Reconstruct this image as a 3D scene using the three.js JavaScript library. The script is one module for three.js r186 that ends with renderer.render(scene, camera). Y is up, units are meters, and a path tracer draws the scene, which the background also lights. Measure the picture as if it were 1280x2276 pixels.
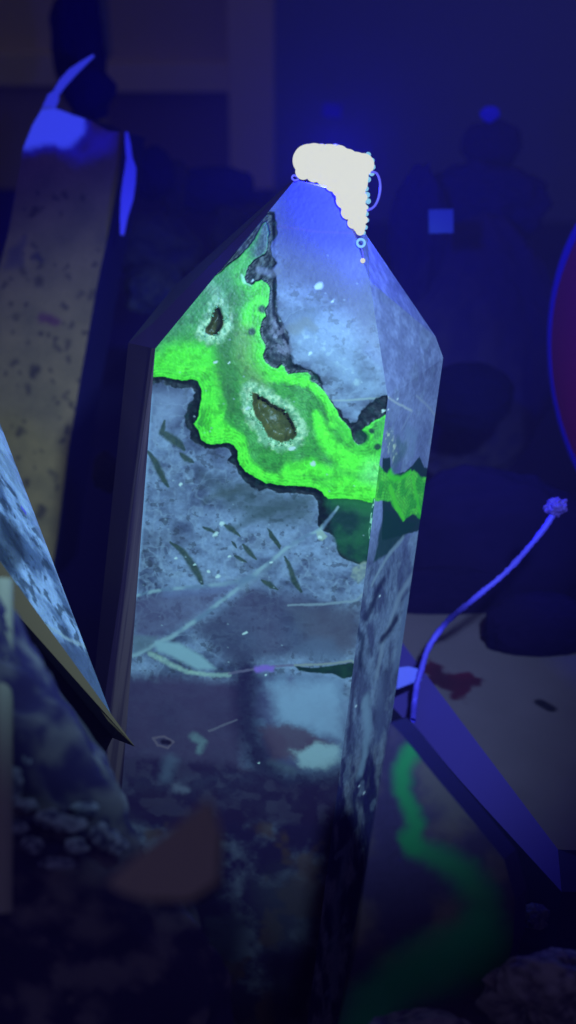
import * as THREE from 'three';
import { mergeGeometries, mergeVertices, toCreasedNormals } from 'three/addons/utils/BufferGeometryUtils.js';

// ------------------------------------------------------------------ camera, light, exposure
const W = 1280, H = 2276;                       // the photograph's pixels, in which everything was measured
const scene = new THREE.Scene();
const camera = new THREE.PerspectiveCamera(40, 576 / 1024, 0.02, 20);
camera.position.set(0, 0.384, 0.41);
camera.rotation.set(-26 * Math.PI / 180, 0, 0);
camera.updateMatrixWorld();
camera.focus = 0.42; camera.userData.fStop = 9;
scene.background = new THREE.Color().setRGB(0.036, 0.034, 0.088);
scene.environmentIntensity = 1;
scene.fog = new THREE.FogExp2(new THREE.Color().setRGB(.34, .20, 1), .14);  // haze added for the navy veil and the halo round the ornament
const cR = new THREE.Vector3(), cU = new THREE.Vector3(), cB = new THREE.Vector3();
camera.matrixWorld.extractBasis(cR, cU, cB);
const cF = cB.clone().negate(), C = camera.position.clone();
const TY = Math.tan(20 * Math.PI / 180), TX = TY * W / H;

const E = [0.62, 0.98, 1.45];                   // what the hand lamp gives a white surface on the tower
const key = new THREE.SpotLight(new THREE.Color().setRGB(.355, .70, 1), 1.02, 0, 18 * Math.PI / 180, 1, 2);
key.name = 'hand_lamp_light';
key.position.copy(C).addScaledVector(cR, 0.07).addScaledVector(cU, 0.10);
key.castShadow = true; key.shadow.radius = 0.6; key.shadow.mapSize.set(2048, 2048);
scene.add(key); scene.add(key.target);

const renderer = new THREE.WebGLRenderer({ antialias: true });
renderer.toneMapping = THREE.LinearToneMapping;
renderer.toneMappingExposure = 1;
renderer.shadowMap.enabled = true;
renderer.setSize(576, 1024);

// ------------------------------------------------------------------ helpers
function ray(px, py) { return cF.clone().addScaledVector(cR, (px - W / 2) / (W / 2) * TX).addScaledVector(cU, (H / 2 - py) / (H / 2) * TY); }
const at = (px, py, d) => C.clone().addScaledVector(ray(px, py), d);
const onPlane = (px, py, P, n) => { const r = ray(px, py); return C.clone().addScaledVector(r, P.clone().sub(C).dot(n) / r.dot(n)); };
const onY = (px, py, y) => onPlane(px, py, new THREE.Vector3(0, y, 0), new THREE.Vector3(0, 1, 0));
const depth = p => p.clone().sub(C).dot(cF);
const K = 0.42 * 2 * TY / H;                    // metres per photo pixel at the tower
key.target.position.copy(at(610, 1110, 0.42));

const s2l = c => (c /= 255) <= 0.04045 ? c / 12.92 : ((c + 0.055) / 1.055) ** 2.4;
const l2s = c => c <= 0.0031308 ? c * 12.92 : 1.055 * c ** (1 / 2.4) - 0.055;
const clamp = (x, a = 0, b = 1) => x < a ? a : x > b ? b : x;
const sst = (a, b, x) => { x = clamp((x - a) / (b - a)); return x * x * (3 - 2 * x); };
const mixc = (a, b, t) => [a[0] + (b[0] - a[0]) * t, a[1] + (b[1] - a[1]) * t, a[2] + (b[2] - a[2]) * t];
// base colour that looks like this sRGB colour under the hand lamp
const alb = (r, g, b, k = 1) => [clamp(s2l(r) / E[0] * k, 0, .95), clamp(s2l(g) / E[1] * k, 0, .95), clamp(s2l(b) / E[2] * k, 0, .95)];
let seed = 12345;
const rnd = () => { seed = (seed * 1664525 + 1013904223) >>> 0; return seed / 4294967296; };
function h3(x, y, z) { let n = Math.imul(x, 374761393) ^ Math.imul(y, 668265263) ^ Math.imul(z, 1274126177); n = Math.imul(n ^ (n >>> 13), 1274126177); return ((n ^ (n >>> 16)) >>> 0) / 4294967296; }
function noise(x, y, z = 0) {
  const xi = Math.floor(x), yi = Math.floor(y), zi = Math.floor(z); let u = x - xi, v = y - yi, w = z - zi;
  u = u * u * (3 - 2 * u); v = v * v * (3 - 2 * v); w = w * w * (3 - 2 * w);
  const L = (a, b, t) => a + (b - a) * t;
  return L(L(L(h3(xi, yi, zi), h3(xi + 1, yi, zi), u), L(h3(xi, yi + 1, zi), h3(xi + 1, yi + 1, zi), u), v),
    L(L(h3(xi, yi, zi + 1), h3(xi + 1, yi, zi + 1), u), L(h3(xi, yi + 1, zi + 1), h3(xi + 1, yi + 1, zi + 1), u), v), w);
}
function fbm(x, y, z = 0, o = 4) { let a = .5, s = 0, t = 0; for (let i = 0; i < o; i++) { s += a * noise(x, y, z); t += a; x = x * 2.03 + 17.1; y = y * 2.03 + 5.7; z = z * 2.03 + 3.3; a *= .5; } return s / t; }

const used = {};
function numbered(n) { if (!(n in used)) { used[n] = 0; return n; } used[n]++; return n + '_' + String(used[n]).padStart(3, '0'); }
function shadow(m) { m.castShadow = m.receiveShadow = true; return m; }
function thing(name, label, category, pos, group) {
  const o = new THREE.Group(); o.name = numbered(name); o.userData = { label, category }; if (group) o.userData.group = group;
  if (pos) o.position.copy(pos); scene.add(o); return o;
}
function part(name, geo, mat, parent) {          // geometry given in world metres, kept under its thing
  const m = shadow(new THREE.Mesh(geo, mat)); m.name = name;
  let p = parent; const off = new THREE.Vector3(); while (p && p !== scene) { off.add(p.position); p = p.parent; }
  if (off.lengthSq() > 0) { m.geometry = geo.clone(); m.geometry.translate(-off.x, -off.y, -off.z); }
  parent.add(m); return m;
}
function structure(name, geo, mat) { const m = shadow(new THREE.Mesh(geo, mat)); m.name = name; m.userData = { kind: 'structure' }; scene.add(m); return m; }
function mat(c, rough = .6, o = {}) { const m = new THREE.MeshPhysicalMaterial({ roughness: rough, ...o }); m.color.setRGB(...c); return m; }
function polyGeo(faces) {                        // faces: arrays of Vector3, fanned
  const v = []; for (const f of faces) for (let i = 1; i + 1 < f.length; i++) for (const p of [f[0], f[i], f[i + 1]]) v.push(p.x, p.y, p.z);
  const g = new THREE.BufferGeometry(); g.setAttribute('position', new THREE.Float32BufferAttribute(v, 3));
  g.setAttribute('uv', new THREE.Float32BufferAttribute(new Float32Array(v.length / 3 * 2), 2)); g.computeVertexNormals(); return g;
}
function planarUV(g, o, ux, uy, su, sv) {
  const p = g.attributes.position, uv = new Float32Array(p.count * 2), q = new THREE.Vector3();
  for (let i = 0; i < p.count; i++) { q.fromBufferAttribute(p, i).sub(o); uv[2 * i] = q.dot(ux) / su; uv[2 * i + 1] = q.dot(uy) / sv; }
  g.setAttribute('uv', new THREE.BufferAttribute(uv, 2)); return g;
}
function tex(data, w, h, srgb, rep) {
  const t = new THREE.DataTexture(data, w, h, THREE.RGBAFormat); t.magFilter = THREE.LinearFilter; t.minFilter = THREE.LinearFilter;
  if (rep) t.wrapS = t.wrapT = THREE.RepeatWrapping;
  if (srgb) t.colorSpace = THREE.SRGBColorSpace; t.needsUpdate = true; return t;
}

// A painter of what a stone face is made of: works in the face's own plane, in units of K metres.
class Face {
  constructor(O, ux, uy, x0, y0, x1, y1, step, conv) {   // O, ux, uy: the face's axes; conv(px, py): the 3-D point that was measured
    Object.assign(this, { O, ux, uy, x0, y0, step, conv }); this.w = Math.ceil((x1 - x0) / step); this.h = Math.ceil((y1 - y0) / step);
    this.x1 = x0 + this.w * step; this.y1 = y0 + this.h * step;
    this.c = new Float32Array(this.w * this.h * 3); this.b = new Float32Array(this.w * this.h).fill(.5);
    this.wx = new Float32Array(this.w * this.h); this.wy = new Float32Array(this.w * this.h);
  }
  xy(p) { const q = p.clone().sub(this.O); return [q.dot(this.ux) / K, q.dot(this.uy) / K]; }
  P(px, py) { return this.xy(this.conv(px, py)); }
  each(f, bx = [this.x0, this.y0, this.x1, this.y1]) {
    const i0 = Math.max(0, Math.floor((bx[0] - this.x0) / this.step)), i1 = Math.min(this.w - 1, Math.ceil((bx[2] - this.x0) / this.step));
    const j0 = Math.max(0, Math.floor((bx[1] - this.y0) / this.step)), j1 = Math.min(this.h - 1, Math.ceil((bx[3] - this.y0) / this.step));
    for (let j = j0; j <= j1; j++) for (let i = i0; i <= i1; i++) f(j * this.w + i, this.x0 + (i + .5) * this.step, this.y0 + (j + .5) * this.step);
  }
  warp(amp, sc, amp2, sc2) {
    this.each((k, x, y) => {
      this.wx[k] = (fbm(x / sc, y / sc, 1.5) - .5) * 2 * amp + (fbm(x / sc2, y / sc2, 7.5, 3) - .5) * 2 * amp2;
      this.wy[k] = (fbm(x / sc, y / sc, 11.5) - .5) * 2 * amp + (fbm(x / sc2, y / sc2, 17.5, 3) - .5) * 2 * amp2;
    });
  }
  put(k, col, a) { const c = this.c; c[3 * k] += (col[0] - c[3 * k]) * a; c[3 * k + 1] += (col[1] - c[3 * k + 1]) * a; c[3 * k + 2] += (col[2] - c[3 * k + 2]) * a; }
  sdf(poly, pad, wf = 1) {                         // signed distance (inside positive) to a polygon, on the texels near it
    const pts = poly.map(p => this.P(p[0], p[1])), xs = pts.map(p => p[0]), ys = pts.map(p => p[1]);
    const bx = [Math.min(...xs) - pad, Math.min(...ys) - pad, Math.max(...xs) + pad, Math.max(...ys) + pad], out = new Float32Array(this.w * this.h).fill(-1e3);
    this.each((k, x, y) => { out[k] = sdPoly(pts, x + this.wx[k] * wf, y + this.wy[k] * wf); }, bx); return { d: out, bx };
  }
  fill(poly, col, soft, alpha = 1, wf = 1, bump = 0) {
    const { d, bx } = this.sdf(poly, soft + 30, wf);
    this.each((k, x, y) => { const a = sst(-soft, soft, d[k]) * alpha; if (a > 0) { this.put(k, typeof col === 'function' ? col(x, y, d[k]) : col, a); this.b[k] += bump * a; } }, bx);
  }
  stroke(line, w0, w1, col, alpha = 1, soft = .6, wf = .5, bump = 0, taper = false) {   // width from w0 to w1 along the line; noise breaks it up
    const pts = line.map(p => this.P(p[0], p[1])), xs = pts.map(p => p[0]), ys = pts.map(p => p[1]), m = Math.max(w0, w1) * 1.5 + 25;
    const bx = [Math.min(...xs) - m, Math.min(...ys) - m, Math.max(...xs) + m, Math.max(...ys) + m];
    this.each((k, x, y) => {
      const [d, t] = sdLine(pts, x + this.wx[k] * wf, y + this.wy[k] * wf), w = (w0 + (w1 - w0) * t) / 2 * (taper ? .3 + .7 * Math.sin(Math.PI * t) : 1);
      if (d > w * (1 + soft) + 2) return;
      const a = (1 - sst(w * (1 - soft), w * (1 + soft) + 1, d)) * alpha; this.put(k, typeof col === 'function' ? col(x, y, d, t) : col, a); this.b[k] += bump * a;
    }, bx);
  }
  maps() {
    const n = this.w * this.h, a = new Uint8Array(n * 4), b = new Uint8Array(n * 4);
    for (let k = 0; k < n; k++) {
      for (let j = 0; j < 3; j++) a[4 * k + j] = Math.round(255 * l2s(clamp(this.c[3 * k + j]))); a[4 * k + 3] = 255;
      b[4 * k] = b[4 * k + 1] = b[4 * k + 2] = Math.round(255 * clamp(this.b[k])); b[4 * k + 3] = 255;
    }
    return { map: tex(a, this.w, this.h, true), bumpMap: tex(b, this.w, this.h, false) };
  }
  uv(x, y) { return [(x - this.x0) / (this.x1 - this.x0), (y - this.y0) / (this.y1 - this.y0)]; }
  uvGeo(g) {
    const p = g.attributes.position, uv = new Float32Array(p.count * 2), q = new THREE.Vector3();
    for (let i = 0; i < p.count; i++) { const [x, y] = this.xy(q.fromBufferAttribute(p, i)); const t = this.uv(x, y); uv[2 * i] = t[0]; uv[2 * i + 1] = t[1]; }
    g.setAttribute('uv', new THREE.BufferAttribute(uv, 2)); return g;
  }
  sample(arr, x, y) { const i = clamp(Math.floor((x - this.x0) / this.step), 0, this.w - 1), j = clamp(Math.floor((y - this.y0) / this.step), 0, this.h - 1); return arr[j * this.w + i]; }
}
function sdPoly(p, x, y) {
  let d = 1e18, s = -1;
  for (let i = 0, j = p.length - 1; i < p.length; j = i++) {
    const ex = p[j][0] - p[i][0], ey = p[j][1] - p[i][1], wx = x - p[i][0], wy = y - p[i][1], t = clamp((wx * ex + wy * ey) / (ex * ex + ey * ey + 1e-9));
    const bx = wx - ex * t, by = wy - ey * t; d = Math.min(d, bx * bx + by * by);
    if ((p[i][1] > y) !== (p[j][1] > y) && x < ex * (y - p[i][1]) / ey + p[i][0]) s = -s;
  }
  return s * Math.sqrt(d);
}
function sdLine(p, x, y) {
  let d = 1e18, tt = 0; const n = p.length - 1;
  for (let i = 0; i < n; i++) {
    const ex = p[i + 1][0] - p[i][0], ey = p[i + 1][1] - p[i][1], wx = x - p[i][0], wy = y - p[i][1], t = clamp((wx * ex + wy * ey) / (ex * ex + ey * ey + 1e-9));
    const q = (wx - ex * t) ** 2 + (wy - ey * t) ** 2; if (q < d) { d = q; tt = (i + t) / n; }
  }
  return [Math.sqrt(d), tt];
}

// ------------------------------------------------------------------ planes of the tower
const deg = Math.PI / 180, V = (x, y, z) => new THREE.Vector3(x, y, z);
const dirn = (yaw, pitch) => V(Math.sin(yaw * deg) * Math.cos(pitch * deg), Math.sin(pitch * deg), Math.cos(yaw * deg) * Math.cos(pitch * deg));
const nBody = dirn(-4, 11), P0 = at(600, 1200, 0.42);
const body = (px, py) => onPlane(px, py, P0, nBody);
const A = body(345, 775), B = body(862, 885);
// termination: hinge on A-B, turned back
const hinge = B.clone().sub(A).normalize();
const nTerm = nBody.clone().applyAxisAngle(hinge, -13 * deg);
const term = (px, py) => onPlane(px, py, A, nTerm);
const T1 = term(655, 400), T2 = term(752, 425), Em = term(822, 625);
const edgeAt = (a, b, y) => a.clone().lerp(b, (y - a.y) / (b.y - a.y));
const A2 = body(290, 1500), B2 = body(770, 1600);
const base = edgeAt(A, A2, 0).clone() && body(231, 2330).y;      // level of the table
const A0 = edgeAt(A, A2, base), B0 = edgeAt(B, B2, base);
const nRight = dirn(58, 8);
const edgeDir = B.clone().sub(B0).normalize(); nRight.addScaledVector(edgeDir, -nRight.dot(edgeDir)).normalize();
const right = (px, py) => onPlane(px, py, B, nRight);
const Cc = right(985, 795), C2 = right(870, 1600), C0 = edgeAt(Cc, C2, base);
const R1 = at(968, 748, depth(Cc) - 0.004), R2 = at(818, 528, depth(T2) + 0.012);
const L = at(285, 762, depth(A) + 0.03), L2 = at(225, 1350, depth(body(305, 1350)) + 0.03), L0 = edgeAt(L, L2, base);
const Lt = at(648, 402, depth(T1) + 0.012), Lm = at(338, 720, depth(A) + 0.024);
const backShift = V(0.01, 0, -0.06);
const Lb = L.clone().add(backShift), L0b = L0.clone().add(backShift), Cb = Cc.clone().add(V(-0.012, 0, -0.03)), C0b = C0.clone().add(V(-0.012, 0, -0.03)), Tb = T2.clone().add(V(0, -0.004, -0.022));


// ------------------------------------------------------------------ the setting
const table = mat([.028, .022, .13], .5);
{
  const g = new THREE.BoxGeometry(2.4, 0.04, 1.7, 1, 1, 1); g.translate(0, base - 0.02, -0.35); structure('table_top', g, table);
}
{
  const n = 256, d = new Uint8Array(n * n * 4);
  for (let j = 0; j < n; j++) for (let i = 0; i < n; i++) { const f = .82 + .3 * fbm(i / 40, j / 40, 3, 5); for (let c = 0; c < 3; c++) d[4 * (j * n + i) + c] = clamp(Math.round(232 * f), 0, 255); d[4 * (j * n + i) + 3] = 255; }
  const t = tex(d, n, n, true); 
  const g = new THREE.BoxGeometry(3.2, 2.6, 0.05); g.translate(0.2, base + 1.0, -1.05);
  structure('wall', g, mat([.42, .50, .80], .9, { map: t }));
}

// ------------------------------------------------------------------ the tower's faces
const tower = thing('stone_tower', 'polished grey-blue crystal tower with a glowing green banded vein across its front', 'crystal tower', A0.clone().add(C0).multiplyScalar(.5).setY(base));
const FX = V(1, 0, 0).addScaledVector(nBody, -nBody.x).normalize(), FY = nBody.clone().cross(FX).normalize();
const front = new Face(P0, FX, FY, -440, -1290, 330, 1010, 1.3, (px, py) => {
  const a = body(px, py), onTerm = a.clone().sub(A).dot(hinge.clone().cross(nBody).negate()) > 0; return onTerm ? term(px, py) : a;
});
front.warp(5, 38, 3.2, 9);

const veinPoly = [[583, 497], [590, 494], [597, 520], [594, 548], [588, 562], [575, 571], [562, 580], [551, 592], [545, 605], [541, 616], [546, 629], [557, 634], [568, 627], [580, 621], [592, 628], [600, 640], [598, 660], [596, 676], [590, 684], [590, 700], [581, 715], [577, 735], [580, 752], [589, 765], [590, 776], [584, 790], [590, 804], [605, 815], [618, 821], [627, 812], [634, 818], [640, 834], [656, 830], [682, 828], [692, 836], [694, 848], [706, 854], [718, 864], [729, 881], [738, 898], [749, 912], [752, 926], [765, 940], [778, 954], [784, 974], [797, 987], [811, 984], [816, 968], [804, 956], [820, 943], [838, 931], [857, 922], [861, 934], [857, 962], [852, 996], [852, 1030], [866, 1034], [876, 1040], [900, 1050], [905, 1160], [880, 1140], [868, 1118], [845, 1116], [825, 1119], [800, 1110], [760, 1107], [728, 1109], [716, 1092], [702, 1083], [680, 1082], [655, 1080], [629, 1078], [590, 1073], [565, 1061], [546, 1047], [534, 1033], [528, 1020], [528, 1002], [520, 988], [503, 983], [477, 987], [458, 986], [445, 977], [440, 957], [431, 943], [440, 929], [442, 907], [447, 884], [448, 865], [440, 848], [427, 842], [413, 846], [390, 844], [368, 838], [320, 836], [318, 775], [335, 755], [370, 728], [405, 690], [445, 650], [475, 620], [506, 592], [533, 572], [556, 547], [573, 520]];
const crustPoly = [[560, 470], [612, 470], [613, 520], [611, 560], [614, 586], [606, 598], [613, 612], [613, 645], [612, 690], [620, 715], [632, 745], [648, 770], [654, 790], [650, 806], [664, 812], [692, 818], [712, 838], [730, 868], [747, 892], [757, 912], [764, 928], [778, 940], [790, 931], [803, 909], [822, 894], [840, 881], [856, 875], [880, 872], [880, 1040], [900, 1160], [880, 1195], [856, 1222], [832, 1248], [803, 1256], [777, 1252], [752, 1232], [742, 1205], [733, 1186], [716, 1180], [704, 1168], [708, 1140], [708, 1114], [692, 1102], [650, 1096], [610, 1091], [575, 1086], [549, 1071], [530, 1056], [523, 1037], [505, 1024], [512, 1011], [505, 998], [480, 999], [455, 999], [440, 990], [425, 976], [430, 958], [419, 945], [410, 926], [412, 905], [420, 888], [431, 872], [424, 864], [400, 860], [385, 861], [365, 852], [320, 858], [320, 780], [300, 700]];
const darkGreen = [[722, 1110], [735, 1150], [740, 1190], [752, 1222], [776, 1246], [803, 1252], [830, 1246], [853, 1220], [905, 1165], [882, 1142], [845, 1120], [800, 1112], [760, 1109]];
const cav1 = [[483, 679], [491, 688], [498, 708], [497, 722], [490, 736], [479, 747], [468, 746], [454, 739], [456, 727], [466, 717], [472, 700], [476, 687]];
const cav2 = [[559, 872], [572, 877], [590, 886], [601, 897], [624, 906], [641, 920], [654, 941], [660, 966], [650, 977], [629, 983], [611, 980], [596, 972], [586, 951], [567, 927], [560, 910]];

const GREEN = alb(66, 222, 58), GREEN2 = alb(74, 236, 62), MID = alb(48, 148, 62), PALE = alb(112, 190, 152), CRUST = alb(5, 22, 24), DKGREEN = alb(20, 74, 58);
// ground of the stone: mottled chalcedony, bluish grey
front.each((k, x, y) => {
  const n = fbm(x / 150, y / 150, 2, 5), m = fbm(x / 40 + n * 2, y / 26, 9, 4), f = fbm(x / 6, y / 6, 4, 3);
  let c = mixc(alb(62, 80, 118), alb(116, 152, 198), sst(.32, .66, n * .55 + m * .45));
  c = mixc(c, alb(70, 88, 118), sst(.55, .75, fbm(x / 70 + 9, y / 50, 21, 4)) * .45);
  const ri = 1 - Math.abs(2 * fbm(x / 48 + n * 1.5, y / 62, 33, 4) - 1), rj = 1 - Math.abs(2 * fbm(x / 110, y / 60 + m, 47, 5) - 1);
  c = mixc(c, alb(126, 164, 204), sst(.9, .985, ri) * .3 + sst(.93, .99, rj) * .35); c = mixc(c, alb(44, 58, 74), sst(.62, .72, fbm(x / 13, y / 11, 51, 4)) * .55);
  const v = .72 + .56 * f; front.c[3 * k] = c[0] * v; front.c[3 * k + 1] = c[1] * v; front.c[3 * k + 2] = c[2] * v; front.b[k] = .5 + (f - .5) * .04;
});
const F = front;
// clouds and dull zones in the stone, plus light painted in below the tip
F.fill([[640, 700], [700, 690], [760, 760], [820, 840], [840, 880], [760, 850], [690, 800], [640, 790]], (x, y) => alb(118, 160, 205), 34, .55);
F.stroke([[665, 745], [720, 770], [765, 810], [790, 850]], 26, 16, (x, y) => mixc(alb(120, 160, 205), alb(160, 210, 235), sst(.5, .75, fbm(x / 9, y / 9, 3, 3))), .55, .9);
F.stroke([[650, 735], [680, 715], [700, 730]], 26, 16, alb(92, 112, 118), .6, .8, 1.4);
F.stroke([[820, 780], [860, 810], [872, 860]], 22, 30, alb(110, 140, 205), .5, .9);
F.fill([[700, 560], [760, 580], [830, 680], [850, 800], [800, 740], [740, 640]], alb(84, 92, 138), 30, .6);
F.fill([[606, 380], [770, 400], [835, 620], [850, 740], [790, 690], [700, 640], [606, 640]], (x, y) => mixc(alb(52, 60, 100), alb(74, 90, 134), fbm(x / 60, y / 40, 3, 4)), 42, .85);  // weaker lamp light near the tip, painted in as darker stone
F.fill([[606, 380], [770, 400], [815, 560], [700, 560], [606, 540]], alb(22, 20, 116), 44, .85);  // dimness and blue glow under the ornament painted into the colour
F.stroke([[612, 500], [700, 515], [800, 520]], 5, 3, alb(60, 50, 120), .6, .8);
F.fill([[340, 870], [425, 875], [400, 930], [360, 950], [335, 990]], alb(124, 158, 205), 22, .55);
F.fill([[440, 1050], [560, 1080], [690, 1110], [700, 1160], [600, 1170], [500, 1130]], (x, y) => mixc(alb(66, 92, 112), alb(48, 74, 80), sst(.45, .6, fbm(x / 22, y / 9, 5, 4))), 26, .75, 1.6);
F.stroke([[520, 1175], [600, 1130], [690, 1110]], 20, 30, (x, y) => alb(44, 70, 74), .5, .9, 1.8);
F.stroke([[460, 1110], [545, 1080], [600, 1075]], 16, 8, (x, y) => alb(52, 74, 78), .55, .9, 1.8);
F.fill([[300, 1330], [420, 1310], [540, 1290], [440, 1370], [350, 1420], [300, 1415]], alb(76, 82, 126), 14, .7);
F.fill([[430, 1395], [560, 1300], [800, 1360], [790, 1440], [700, 1455], [560, 1470], [500, 1470]], (x, y) => mixc(alb(54, 66, 104), alb(64, 66, 104), noise(x / 60, y / 60)), 24, .8);
F.fill([[640, 1350], [800, 1340], [790, 1460], [680, 1420]], alb(78, 92, 116), 26, .5);
F.fill([[200, 1500], [540, 1510], [545, 1720], [200, 1740]], (x, y) => mixc(alb(66, 64, 106), alb(54, 54, 96), fbm(x / 60, y / 60, 3, 3)), 24, .95, 2);
F.fill([[660, 1440], [690, 1415], [740, 1420], [765, 1470], [700, 1475]], alb(82, 108, 146), 14, .7);
// block low in the face
F.fill([[562, 1500], [640, 1495], [760, 1505], [775, 1600], [765, 1700], [720, 1722], [640, 1725], [590, 1690], [560, 1600]], (x, y) => mixc(alb(92, 124, 168), alb(72, 84, 132), sst(.4, .6, fbm(x / 50, y / 50, 2, 4))), 14, .9, 2.6);
F.fill([[600, 1520], [750, 1510], [765, 1580], [760, 1645], [700, 1625], [620, 1610]], alb(132, 178, 222), 26, .75, 2.6);
F.fill([[570, 1615], [640, 1612], [700, 1630], [740, 1655], [680, 1665], [650, 1690], [600, 1690]], alb(78, 72, 104), 12, .85, 2.6);
F.fill([[650, 1672], [700, 1650], [752, 1660], [758, 1690], [720, 1712], [665, 1710]], alb(142, 190, 214), 12, .9, 2.6);
F.stroke([[600, 1700], [650, 1715]], 26, 20, alb(98, 134, 160), .6, .9);
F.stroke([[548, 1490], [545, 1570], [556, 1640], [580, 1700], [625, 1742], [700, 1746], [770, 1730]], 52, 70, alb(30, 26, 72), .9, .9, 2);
// the foot of the tower
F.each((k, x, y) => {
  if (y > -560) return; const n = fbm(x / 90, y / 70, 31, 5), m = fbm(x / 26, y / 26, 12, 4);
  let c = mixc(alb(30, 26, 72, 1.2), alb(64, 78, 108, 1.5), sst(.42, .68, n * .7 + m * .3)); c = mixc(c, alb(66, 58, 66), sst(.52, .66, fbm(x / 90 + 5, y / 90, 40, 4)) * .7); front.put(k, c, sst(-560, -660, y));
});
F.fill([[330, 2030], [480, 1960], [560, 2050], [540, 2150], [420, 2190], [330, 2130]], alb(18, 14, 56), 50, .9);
F.fill([[560, 1960], [640, 1930], [720, 1990], [690, 2120], [600, 2110]], alb(56, 70, 96), 44, .5, 3);
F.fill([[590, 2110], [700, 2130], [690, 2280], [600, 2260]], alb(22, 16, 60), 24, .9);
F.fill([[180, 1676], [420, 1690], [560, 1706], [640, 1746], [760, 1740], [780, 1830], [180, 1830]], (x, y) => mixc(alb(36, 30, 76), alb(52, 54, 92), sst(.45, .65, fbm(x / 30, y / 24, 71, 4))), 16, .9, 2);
F.stroke([[340, 1640], [365, 1636], [385, 1648], [372, 1662], [350, 1656], [340, 1640]], 5, 5, alb(100, 100, 130), .8);
F.stroke([[362, 1648], [376, 1650]], 12, 10, alb(20, 14, 50), .9);
F.stroke([[430, 1638], [450, 1650], [440, 1668]], 20, 14, alb(98, 136, 156), .8, .9, 1.5);
F.stroke([[465, 1625], [525, 1600]], 5, 4, alb(100, 110, 140), .7);
F.stroke([[380, 1690], [370, 1725]], 30, 30, alb(84, 110, 146), .6, .9, 1.5);
F.stroke([[395, 1752], [415, 1756]], 22, 16, alb(96, 116, 150), .7, .9, 1.5);
// fractures, a painted edge highlight and edge wear
const FR = (x, y) => mixc(alb(94, 130, 168), alb(132, 178, 202), sst(.35, .7, noise(x / 26, y / 26)));
F.stroke([[752, 1128], [716, 1176], [682, 1191], [640, 1216], [600, 1250], [560, 1282], [500, 1330], [440, 1376], [380, 1416], [345, 1432], [298, 1456]], 5, 10, FR, .85, .8, .6);
F.stroke([[660, 1205], [600, 1256], [540, 1304]], 9, 18, alb(120, 158, 190), .4, 1, .6);
F.stroke([[298, 1324], [370, 1310], [440, 1303], [520, 1296], [565, 1282]], 5, 12, FR, .8, .8, .6);
F.stroke([[370, 1322], [440, 1314], [520, 1304]], 16, 16, alb(96, 122, 176), .5, 1, .8);
F.fill([[345, 1424], [398, 1430], [446, 1456], [480, 1486], [440, 1488], [385, 1462], [350, 1446]], alb(128, 178, 204), 7, .95, .6);
F.fill([[292, 1412], [350, 1416], [330, 1440], [296, 1452]], alb(90, 122, 150), 6, .8, .5);
F.stroke([[335, 1452], [380, 1478], [420, 1494], [470, 1500], [512, 1500]], 12, 7, (x, y) => mixc(alb(124, 170, 182), alb(150, 200, 200), noise(x / 6, y / 6)), .85, .9, .8);
F.stroke([[510, 1498], [560, 1488], [620, 1480], [700, 1476], [780, 1471]], 5, 5, alb(98, 106, 146), .8, .7, .6);
F.stroke([[572, 1488], [590, 1484], [604, 1486]], 14, 12, alb(124, 108, 222), .9, .7, 1);
F.stroke([[640, 1345], [720, 1343], [790, 1335], [818, 1312], [838, 1268], [866, 1226], [900, 1196]], 4, 7, alb(122, 156, 182), .75, .8, .6);
F.stroke([[700, 890], [770, 890], [830, 885], [880, 885]], 2.5, 4, alb(140, 180, 190), .6, .6, .4);
F.stroke([[334, 880], [328, 1000], [312, 1200], [300, 1330]], 10, 8, alb(124, 168, 220), .6, .8, .2);  // highlight of the left front edge, painted into the colour
F.stroke([[861, 890], [850, 1010], [832, 1170], [802, 1400], [772, 1590]], 5, 4, (x, y) => alb(110, 140, 180), .35, .9, 1.2);
// dark needles and lenses
const ND = (x, y) => mixc(alb(30, 58, 54), alb(52, 78, 64), noise(x / 5, y / 5));
for (const [l, a, b] of [[[[366, 935], [360, 962], [380, 974], [400, 988], [410, 1000]], 9, 11], [[[402, 1008], [415, 1020], [430, 1028]], 8, 7], [[[328, 1004], [348, 1034], [360, 1060], [374, 1082]], 9, 8], [[[378, 1205], [402, 1222], [424, 1250], [438, 1275], [448, 1296]], 7, 12], [[[452, 1172], [478, 1184]], 5, 4], [[[498, 1168], [514, 1176], [532, 1192]], 9, 5], [[[540, 1212], [554, 1226], [570, 1243]], 7, 6], [[[520, 1236], [548, 1250]], 5, 4], [[[633, 1238], [646, 1266], [654, 1292], [670, 1316]], 7, 8], [[[582, 1290], [600, 1298], [618, 1310]], 8, 4], [[[515, 1204], [526, 1218]], 3, 3]])
  F.stroke(l, a * 1.7, b * 1.7, ND, .9, .5, .6, -.05, true);
F.fill([[594, 1172], [604, 1182], [626, 1214], [622, 1222], [600, 1196]], ND, 2, .95, .7, -.05);
F.fill([[655, 1480], [700, 1484], [750, 1477], [784, 1473], [793, 1488], [782, 1504], [762, 1509], [740, 1498], [690, 1494], [665, 1490]], (x, y) => mixc(alb(16, 44, 52), alb(30, 70, 62), noise(x / 12, y / 12)), 2.5, 1, .7, -.08);
F.stroke([[655, 1478], [720, 1476], [782, 1469], [796, 1482]], 4, 5, alb(128, 158, 166), .85, .7, .8);
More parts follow.
